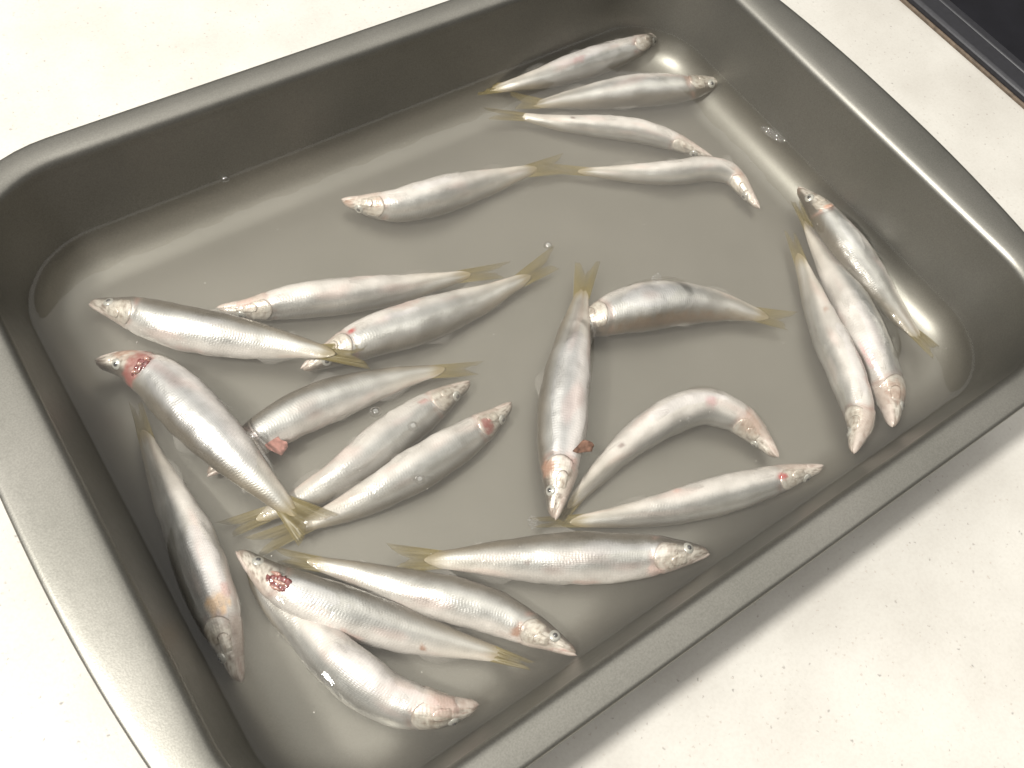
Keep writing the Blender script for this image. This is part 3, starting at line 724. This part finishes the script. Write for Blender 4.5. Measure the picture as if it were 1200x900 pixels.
def build_fish(key, d, label, marks=(), torn=None, pect=None, hide_cover=False):
    F = Fish(key, d)
    root = empty('smelt', F.org)
    tag(root, label, 'fish', 'small silver smelts lying in the pan of water')
    verts, cols, uvs, faces = [], [], [], []
    for i in range(NT + 1):
        t = (i / NT) ** 1.12
        fr = F.frame(t)
        for j in range(NA):
            th = math.tau * j / NA
            verts.append(F.point(t, th, 0, fr) - F.org)
            cols.append(fish_colour(F, t, th, marks))
            # mirrored girth coordinate so that the scale rows close without a seam
            uvs.append((t, abs(((th / math.tau + 0.5) % 1.0) - 0.5) * 2))
    for i in range(NT):
        for j in range(NA):
            k = (j + 1) % NA
            faces.append((i*NA+j, i*NA+k, (i+1)*NA+k, (i+1)*NA+j))
    # rounded snout and tail-root caps
    for i, sgn in ((0, -1), (NT, 1)):
        c, T, D, S = F.frame(0 if i == 0 else 1)
        b0 = i * NA
        ctr = sum((verts[b0 + j] for j in range(NA)), Vector()) / NA
        s0 = len(verts)
        for j in range(NA):
            verts.append(ctr + (verts[b0 + j] - ctr) * (0.6 if sgn < 0 else 0.45) + T * (sgn * F.h * (0.06 if sgn < 0 else 0.14))); cols.append(cols[b0 + j]); uvs.append(uvs[b0 + j])
        verts.append(ctr + T * (sgn * F.h * (0.08 if sgn < 0 else 0.22))); cols.append(cols[b0]); uvs.append(uvs[b0])
        for j in range(NA):
            k = (j + 1) % NA
            faces.append((b0+j, b0+k, s0+k, s0+j) if sgn > 0 else (b0+k, b0+j, s0+j, s0+k))
            faces.append((s0+j, s0+k, s0+NA) if sgn > 0 else (s0+k, s0+j, s0+NA))
    mesh_obj('body', verts, faces, M_SKIN, root, True, cols, uvs)

    # where this fish breaks the water surface
    for i in range(0, 61):
        t = i / 60
        c, T, D, S = F.frame(t)
        hh = 0.5 * (sinterp(t, UP_H) + sinterp(t, DN_H)) * F.h
        ww = sinterp(t, WD) * F.h * ASP
        vert = math.hypot(hh * D.z, ww * S.z)
        horiz = math.hypot(hh * math.hypot(D.x, D.y), ww * math.hypot(S.x, S.y))
        rel = (0.0152 - c.z) / max(vert, 1e-6)
        if rel < 1.0:
            WETS.append((c.x, c.y, horiz * math.sqrt(max(0.0, 1 - max(0, rel) ** 2)), sstep(0, 0.25, 1 - rel)))
    # lower jaw: blunt pale trough under the snout
    jv, jc, ju, jf = [], [], [], []
    nj, na = 12, 16
    for i in range(nj + 1):
        a = i / nj
        t = lerp(-0.014, 0.105, a)
        c, T, D, S = F.frame(t)
        prof = math.sqrt(max(0, 1 - (1 - min(1, a * 3.2)) ** 2)) if a < 0.3125 else 1.0
        end_ = 1 - 0.55 * sstep(0.65, 1.0, a)
        hw = F.h * (0.15 + 0.20 * a) * max(0.10, prof) * end_
        hv = F.h * (0.10 + 0.10 * a) * max(0.10, prof) * end_
        cc = c - D * (F.h * (0.08 + 0.25 * a))
        for j in range(na):
            th = math.tau * j / na
            jv.append(cc + D * (hv * math.cos(th)) + S * (hw * math.sin(th)) - F.org)
            nn = noise.noise(Vector((a * 5 + F.seed, th, 3)))
            jc.append((*mixc((0.43, 0.375, 0.34), (0.29, 0.225, 0.195), sstep(-.1, .5, nn)), 0.1)); ju.append((t, th / math.tau))
    for i in range(nj):
        for j in range(na):
            k = (j + 1) % na
            jf.append((i*na+j, i*na+k, (i+1)*na+k, (i+1)*na+j))
    jf.append(tuple(range(na - 1, -1, -1)))
    jf.append(tuple(nj * na + j for j in range(na)))
    mesh_obj('lower_jaw', jv, jf, M_SKIN, root, True, jc, ju)

    # eyes and gill covers on both flanks
    for sg in (1, -1):
        th = sg * 1.15
        c = F.point(0.082, th)
        nr_ = F.normal(0.082, th)
        _, T, D, S = F.frame(0.082)
        r = 0.0021
        ey = dome('eye', c - nr_ * 0.00028, nr_, T, r, 0.00095, M_IRIS, root, F.org)
        dome('eye_ring', c + nr_ * 0.00018, nr_, T, r * 0.58, 0.00060, M_RING, ey, F.org)
        dome('pupil', c + nr_ * 0.00042, nr_, T, r * 0.40, 0.00046, M_PUPIL, ey, F.org)
        if hide_cover and sg == 1: continue
        def gcol(t, th_, a, b):
            nn = noise.noise(Vector((t * 60 + F.seed, th_ * 4, 5)))
            nn += 0.6 * noise.noise(Vector((t * 150 + F.seed, th_ * 9, 5)))
            cc = mixc((0.50, 0.47, 0.41), (0.22, 0.165, 0.125), sstep(-0.2, 0.7, nn))
            cc = mixc(cc, fish_colour(F, t, th_, ())[:3], 0.5)
            cc = mixc(cc, (0.17, 0.14, 0.11), sstep(0.45, 0.85, math.cos(th_)))
            cc = mixc(cc, (0.20, 0.14, 0.11), 0.35 * sstep(0.85, 1.0, a))
            cc, mt_ = apply_marks(F, cc, 0.4, t, th_, marks)
            return (*cc, mt_)
        patch(F, 'gill_cover', root, 0.112, 0.2, sg * 0.62, sg * 2.85, 0.00016, M_SKIN,
              lambda th_: 0.206 - 0.045 * ((abs(th_) - 1.8) / 1.0) ** 2, colf=gcol, rough=0.00012)

        # cheek plate in front of the gill cover, under the eye
        patch(F, 'cheek_plate', root, 0.085, 0.15, sg * 1.5, sg * 2.55, 0.00028, M_SKIN,
              lambda th_: 0.150 - 0.03 * ((abs(th_) - 2.0) / 0.55) ** 2, 8, 10, gcol, 0.00015)

    # caudal fin
    c, T, D, S = F.frame(0.95)
    up = c + D * (F.h * 0.335)
    dn = c - D * (F.h * 0.335)
    c = F.frame(1.0)[0]
    ta, tb = F.tips
    if (ta - up).length + (tb - dn).length > (tb - up).length + (ta - dn).length: ta, tb = tb, ta
    mid = (ta + tb) / 2
    notch = c + (mid - c) * 0.50
    nr_ = 23
    roots, edge = [], []
    for i in range(nr_):
        u = i / (nr_ - 1)
        roots.append(up.lerp(dn, u))
        tip = ta if u < 0.5 else tb
        k = abs(2 * u - 1)
        e_ = notch.lerp(tip, k ** 1.15)
        out_ = (tip - notch).normalized()
        e_ = e_ + (mid - c).normalized() * ((mid - c).length * (0.10 * math.sin(math.pi * k) + 0.03 * F.rnd.uniform(-1, 1)))
        edge.append(e_)
    fz = [p for p in edge]
    fin_fan('tail_fin', roots, edge, M_TAIL, root, F.org, 8, 0.0006, 0.00012, F.seed)

    # small folded median and paired fins
    def median(name, t0, t1, sgn, hgt, sweep):
        rts, eds = [], []
        for i in range(9):
            u = i / 8
            t = lerp(t0, t1, u)
            c, T, D, S = F.frame(t)
            th = 0.0 if sgn > 0 else math.pi
            p = F.point(t, th, -0.0006)
            rts.append(p)
            lay = S * (0.5 if sgn > 0 else 0.35)
            eds.append(p + (D * sgn + lay).normalized() * (hgt * math.sin(math.pi * (0.25 + 0.72 * u)) * (1 - 0.45 * u)) + T * (sweep * (1 - 0.3 * u)))
        fin_fan(name, rts, eds, M_FIN, root, F.org, 5, 0.0002, 0.00009, F.seed)
    if F.e > -0.6: median('dorsal_fin', 0.46, 0.56, 1, 0.0040, 0.0065)
    if F.e > -0.6: median('adipose_fin', 0.80, 0.825, 1, 0.0016, 0.0025)
    median('anal_fin', 0.70, 0.84, -1, 0.0028, 0.0040)
    def paired(name, t, th, ln, wd, mat, spread, lift, fan=0.55):
        rts, eds = [], []
        c, T, D, S = F.frame(t)
        nn = F.normal(t, th)
        tang = T.cross(nn).normalized()
        b0 = F.point(t, th, 0.0001)
        for i in range(8):
            u = i / 7 - 0.5
            rts.append(b0 + tang * (u * wd * 0.35))
            dirn = (T * math.cos(spread) + tang * (math.sin(spread)) + tang * u * fan + nn * lift).normalized()
            q = rts[-1] + dirn * (ln * (1 - 0.5 * abs(u + 0.15) + 0.07 * F.rnd.uniform(-1, 1)))
            eds.append(q)
        fin_fan(name, rts, eds, mat, root, F.org, 5, 0.0003, 0.00012, F.seed)
    pm, psp, pl, pln = pect or (M_FIN, 0.25, 0.12, 0.0085)
    paired('pectoral_fin', 0.222, 2.45, pln, 0.0055, pm, psp, pl, 1.5 if pect else 0.55)
    paired('pelvic_fin', 0.50, 2.78, 0.0078, 0.0036, M_FIN, 0.12, 0.05)

    # torn gills: raw flesh under a ragged flap
    if torn:
        t0, t1, a0, a1 = torn
        patch(F, 'gill_flesh', root, t0, t1, math.radians(a0), math.radians(a1), 0.0004, M_FLESH, nt=22, na=22, rough=0.0012, oval=True)
        # pale torn shreds hanging over the wound
        c, T, D, S = F.frame((t0 + t1) / 2)
        for k in range(3):
            th = math.radians(lerp(a0, a1, 0.30 + 0.22 * k))
            ts = lerp(t0, t1, 0.12 + 0.1 * k)
            patch(F, 'gill_shred', root, ts, ts + (t1 - t0) * F.rnd.uniform(0.45, 0.7), th - 0.16, th + 0.16, 0.0011, M_SKIN, nt=12, na=10,
                  colf=lambda t, th_, a, b: (0.26, 0.15, 0.12, 0.05), rough=0.0008, oval=True)
    return root

RED, DRED, BRN, DOT = (0.28, 0.05, 0.045), (0.18, 0.05, 0.042), (0.22, 0.12, 0.08), (0.10, 0.06, 0.05)
MAG = (0.38, 0.18, 0.19)
INFO = {
 'A': ('pale belly-up fish nearest the back wall, head beside the glints in the far corner', [(0.55, 120, .05, 20, DRED, .4)]),
 'B': ('bright silver fish, second from the back wall, its head pointing into the right wall', [(0.21, 100, .03, 30, BRN, .5)]),
 'C': ('slender pinkish fish lying third from the back wall, its snout touching the bent-headed fish', [(0.72, 150, .012, 12, DOT, .9)]),
 'D': ('fish with head bent sharply down, its tail meeting another tail at upper centre', [(0.2, 150, .05, 40, BRN, .5)]),
 'E': ('lone fish at upper left centre with dark snout pointing left', [(0.17, 120, .03, 30, BRN, .6), (0.03, 120, .03, 90, BRN, .6)]),
 'F': ('pale belly-up fish above the one with the red gill spot, pale snout pointing left', [(0.1, 150, .05, 40, C_PINK, .5)]),
 'G': ('plump fish with red gill spot, its head pinned under another fish\'s tail', [(0.215, 130, .022, 13, RED, .95), (0.45, 160, .1, 30, C_PINK, .4)]),
 'H': ('large fish with greyish back at the left, its tail lying over another fish\'s head', [(0.45, 165, .12, 22, C_PINK, .4)]),
 'I': ('brightest wide silver fish with torn red gill, bent head against the left wall', [(0.17, 80, .045, 130, DRED, .8), (0.1, 140, .05, 60, BRN, .7)]),
 'J': ('fish lying crosswise under the torn-gilled silver fish, pink fin at its belly', [(0.27, 165, .04, 25, C_PINK, .7)]),
 'K': ('fish with staring white-ringed eye, upper of the two side by side at centre', [(0.24, 130, .03, 15, RED, .45)]),
 'L': ('fish with large dark red gill patch, lower of the two side by side at centre', [(0.165, 95, .032, 42, DRED, .95)]),
 'M': ('long fish lying along the left wall, jaw pointing towards the bottom', [(0.24, 130, .04, 40, (0.50, 0.30, 0.12), .6), (0.27, 160, .03, 20, C_PINK, .8)]),
 'N': ('fish with open raw red gill lying across the tail of the lowest fish', [(0.45, 160, .08, 20, C_PINK, .6), (0.72, 140, .018, 14, BRN, .9)]),
 'O': ('lowest fish, nearest the front left corner, with shiny rounded belly', [(0.1, 150, .08, 60, C_PINK, .45)]),
 'P': ('fish at bottom centre with brown gill mark and pink jaw by the front wall', [(0.215, 120, .026, 26, BRN, .9), (0.03, 160, .05, 50, C_PINK, .7)]),
 'Q': ('long straight fish parallel to the lower edge, eye up, above the pink-jawed fish', [(0.2, 150, .04, 40, C_PINK, .6), (0.45, 160, .06, 18, C_PINK, .6), (0.66, 100, .012, 10, DOT, .6)]),
 'R': ('fish lying upright in the centre, tail up, eye and jaw at the bottom', [(0.16, 60, .045, 35, BRN, .85), (0.18, 150, .03, 20, C_PINK, .6)]),
 'S': ('arched fish with brown back tucked behind the upright centre fish', [(0.5, 20, .5, 32, (0.085, 0.055, 0.030), .85)]),
 'T': ('strongly curved fish with pink spot, bent like a hook right of centre', [(0.33, 150, .035, 22, MAG, .5), (0.15, 140, .06, 50, BRN, .45), (0.72, 160, .014, 14, DOT, .7)]),
 'U': ('fish with blood spot behind its head, below the hook-bent fish by the front wall', [(0.19, 120, .022, 18, RED, .95), (0.6, 170, .018, 14, C_PINK, .8)]),
 'V': ('fish lying head up along the right wall, outermost of the three there', [(0.19, 100, .014, 60, (0.45, 0.2, 0.12), .6)]),
 'W': ('middle one of the three fish by the right wall, scuffed head down', [(0.12, 110, .06, 60, BRN, .55), (0.3, 160, .06, 25, MAG, .5)]),
 'X': ('pale belly-up fish, innermost of the three by the right wall', [(0.3, 200, .06, 22, C_PINK, .5), (0.66, 150, .02, 15, BRN, .5)]),
}
for key, d in FISH.items():
    label, marks = INFO[key]
    kw = {}
    if key == 'N': kw = dict(torn=(0.125, 0.25, 55, 135), hide_cover=True)
    if key == 'I': kw = dict(torn=(0.165, 0.23, 40, 140), hide_cover=True)
    if key == 'R': kw = dict(pect=(M_BROWN, 1.1, 0.8, 0.0075))
    if key == 'J': kw = dict(pect=(M_PINK, 0.5, 0.5, 0.0075))
    build_fish(key, d, label, marks, **kw)


# ------------------------------------------------------------------ the water, drawn up a little against the walls and the fish
ZW = 0.0152
def make_water():
    nx, ny = 300, 220
    off = wall_off(ZW + 0.0013) + 0.0007
    a, b, r = PA + off, PB + off, PR + off
    ys = np.linspace(-1, 1, ny + 1)
    ys = b * np.sign(ys) * (1 - (1 - np.abs(ys)) ** 1.25)            # rows a little closer together at the walls
    us = np.linspace(-1, 1, nx + 1)
    us = np.sign(us) * (1 - (1 - np.abs(us)) ** 1.25)
    ex = np.where(np.abs(ys) > b - r, a - r + np.sqrt(np.maximum(0, r * r - (np.abs(ys) - (b - r)) ** 2)), a)
    X = us[None, :] * ex[:, None]
    Y = np.repeat(ys[:, None], nx + 1, 1)
    qx, qy = np.abs(X) - (a - r), np.abs(Y) - (b - r)
    sd = np.hypot(np.maximum(qx, 0), np.maximum(qy, 0)) + np.minimum(np.maximum(qx, qy), 0) - r
    Z = np.full_like(X, ZW) + 0.0013 * np.exp(sd / 0.0012)
    rise = np.zeros_like(X)
    for (cx, cy, rad, k) in WETS:
        d = np.hypot(X - cx, Y - cy) - rad
        rise = np.maximum(rise, k * np.exp(-np.maximum(d, 0) / 0.0016))
    Z = Z + 0.0011 * rise
    rng = np.random.RandomState(4)
    for _ in range(14):                                               # faint standing ripples
        ang, wl, ph = rng.uniform(0, math.tau), rng.uniform(0.018, 0.07), rng.uniform(0, math.tau)
        Z += 0.000018 * (wl / 0.04) * np.sin((X * math.cos(ang) + Y * math.sin(ang)) * math.tau / wl + ph)
    verts = [Vector((float(X[j, i]), float(Y[j, i]), float(Z[j, i]))) for j in range(ny + 1) for i in range(nx + 1)]
    w = nx + 1
    faces = [(j*w+i, j*w+i+1, (j+1)*w+i+1, (j+1)*w+i) for j in range(ny) for i in range(nx)]
    loop = [i for i in range(nx + 1)] + [j * w + nx for j in range(1, ny + 1)] + [ny * w + i for i in range(nx - 1, -1, -1)] + [j * w for j in range(ny - 1, 0, -1)]
    prev = loop
    def inward(v):
        px, py = abs(v.x), abs(v.y)
        dx, dy = max(0, px - (a - r)), max(0, py - (b - r))
        if dx == 0 and dy == 0: dx = 1
        l = math.hypot(dx, dy)
        return Vector((-math.copysign(dx / l, v.x), -math.copysign(dy / l, v.y), 0))
    prof = [(wall_off(z) + 0.0006 - off, z) for z in (0.0145, 0.0135)]
    for i in range(8, -1, -2):
        t = (math.pi / 2 - wall_ang) * i / 8
        prof.append((c_in + (RF + 0.0006) * math.sin(t) - off, RF - (RF + 0.0006) * math.cos(t)))
    for d, z in prof:
        base = len(verts)
        for k in loop:
            v = verts[k] - inward(verts[k]) * d
            verts.append(Vector((v.x, v.y, z)))
        cur = [base + k for k in range(len(loop))]
        n_ = len(loop)
        for k in range(n_):
            m = (k + 1) % n_
            faces.append((prev[m], prev[k], cur[k], cur[m]))
        prev = cur
    faces.append(tuple(reversed(prev)))
    o = mesh_obj('water', verts, faces, M_WATER)
    bmw = bmesh.new(); bmw.from_mesh(o.data)
    bmesh.ops.recalc_face_normals(bmw, faces=bmw.faces)
    if bmw.calc_volume(signed=True) < 0: bmesh.ops.reverse_faces(bmw, faces=bmw.faces)
    bmw.to_mesh(o.data); bmw.free()
    return tag(o, kind='structure')
make_water()

# ------------------------------------------------------------------ bubbles on the water
def hemi(verts, faces, c, r, seg=14, rg=6, flat=0.85):
    b = len(verts)
    for k in range(rg):
        a = math.pi / 2 * k / rg
        for i in range(seg):
            t = math.tau * i / seg
            rr_ = r * math.cos(a) if k else r * 1.22
            verts.append(Vector((c[0] + rr_ * math.cos(t), c[1] + rr_ * math.sin(t), c[2] + flat * r * math.sin(a))))
    verts.append(Vector((c[0], c[1], c[2] + flat * r)))
    for k in range(rg - 1):
        for i in range(seg):
            j = (i + 1) % seg
            faces.append((b+k*seg+i, b+k*seg+j, b+(k+1)*seg+j, b+(k+1)*seg+i))
    k = rg - 1
    for i in range(seg): faces.append((b+k*seg+i, b+k*seg+(i+1) % seg, b + rg*seg))
def bubble(x, y, z, r, label):
    vv, ff = [], []
    hemi(vv, ff, (0, 0, 0), r * MM, 20, 8)
    o = mesh_obj('air_bubble', vv, ff, M_FILM)
    o.location = (x * MM, y * MM, z * MM)
    tag(o, label, 'bubble', 'single bubbles on the water')
bubble(-71.4, -6.0, 15.0, 1.9, 'round bubble floating between two fish at centre left')
bubble(-62.9, -17.7, 15.2, 1.7, 'bubble resting on the fish with the staring eye')
bubble(-71.5, -36.3, 15.2, 1.6, 'bubble resting on the flank of the fish with dark red gill patch')
bubble(-111.8, 7.0, 15.0, 1.9, 'bubble at the edge of the bright torn-gilled fish\'s flank')
bubble(26.5, 24.6, 15.0, 1.8, 'bubble at the tail tip of the fish with red gill spot')
bubble(-70.3, 115.3, 15.6, 1.5, 'small bubble against the back wall left of the glints')
def foam(cx, cy, z, n_, sx, sy, ang, r0, r1, label, seed):
    rd = random.Random(seed)
    vv, ff, placed = [], [], []
    tries = 0
    while len(placed) < n_ and tries < 4000:
        tries += 1
        r = r0 + (r1 - r0) * rd.random() ** 2.2
        a = rd.random() * math.tau; q = math.sqrt(rd.random())
        x, y = q * sx * math.cos(a), q * sy * math.sin(a)
        X = x * math.cos(ang) - y * math.sin(ang); Y = x * math.sin(ang) + y * math.cos(ang)
        if all((X - px) ** 2 + (Y - py) ** 2 > (0.86 * (r + pr)) ** 2 for px, py, pr in placed):
            placed.append((X, Y, r)); hemi(vv, ff, (X * MM, Y * MM, 0), r * MM, 10, 4)
    o = mesh_obj('foam', vv, ff, M_FILM)
    o.location = (cx * MM, cy * MM, z * MM)
    tag(o, label, 'foam', None, 'stuff')
foam(155.6, 26.4, 15.0, 90, 6.5, 2.6, math.radians(-72), 0.28, 1.25, 'patch of tiny foam bubbles on the water at the right wall', 3)
foam(56.0, -10.4, 15.0, 16, 2.6, 2.0, 0.4, 0.5, 0.95, 'small bubble cluster above the arched fish', 5)
foam(-46.6, -69.8, 15.0, 18, 2.4, 1.8, 0.9, 0.35, 0.8, 'small foam speck at the tail below the upright fish', 8)
foam(27.2, -66.9, 15.2, 6, 1.5, 1.0, 0.2, 0.4, 0.7, 'few tiny bubbles on the curved fish', 9)

# loose scales and specks drifting at the surface
rd = random.Random(21)
vv, ff = [], []
for _ in range(150):
    x, y = rd.uniform(-0.146, 0.146), rd.uniform(-0.104, 0.104)
    r = rd.uniform(0.00008, 0.00018)
    a0, b = rd.random() * math.tau, len(vv)
    for i in range(6):
        t = a0 + math.tau * i / 6
        q = r * rd.uniform(0.7, 1.3)
        vv.append(Vector((x + q * math.cos(t), y + q * math.sin(t), ZW + 0.00008)))
        vv.append(Vector((x + q * math.cos(t), y + q * math.sin(t), ZW - 0.00006)))
    ff.append(tuple(b + 2 * i for i in range(6)))
    ff.append(tuple(b + 2 * i + 1 for i in reversed(range(6))))
    for i in range(6):
        j = (i + 1) % 6
        ff.append((b + 2*i, b + 2*i + 1, b + 2*j + 1, b + 2*j))
tag(mesh_obj('loose_scales', vv, ff, M_SPECK, None, False), 'tiny pale scales and specks floating on the water', 'scales', None, 'stuff')
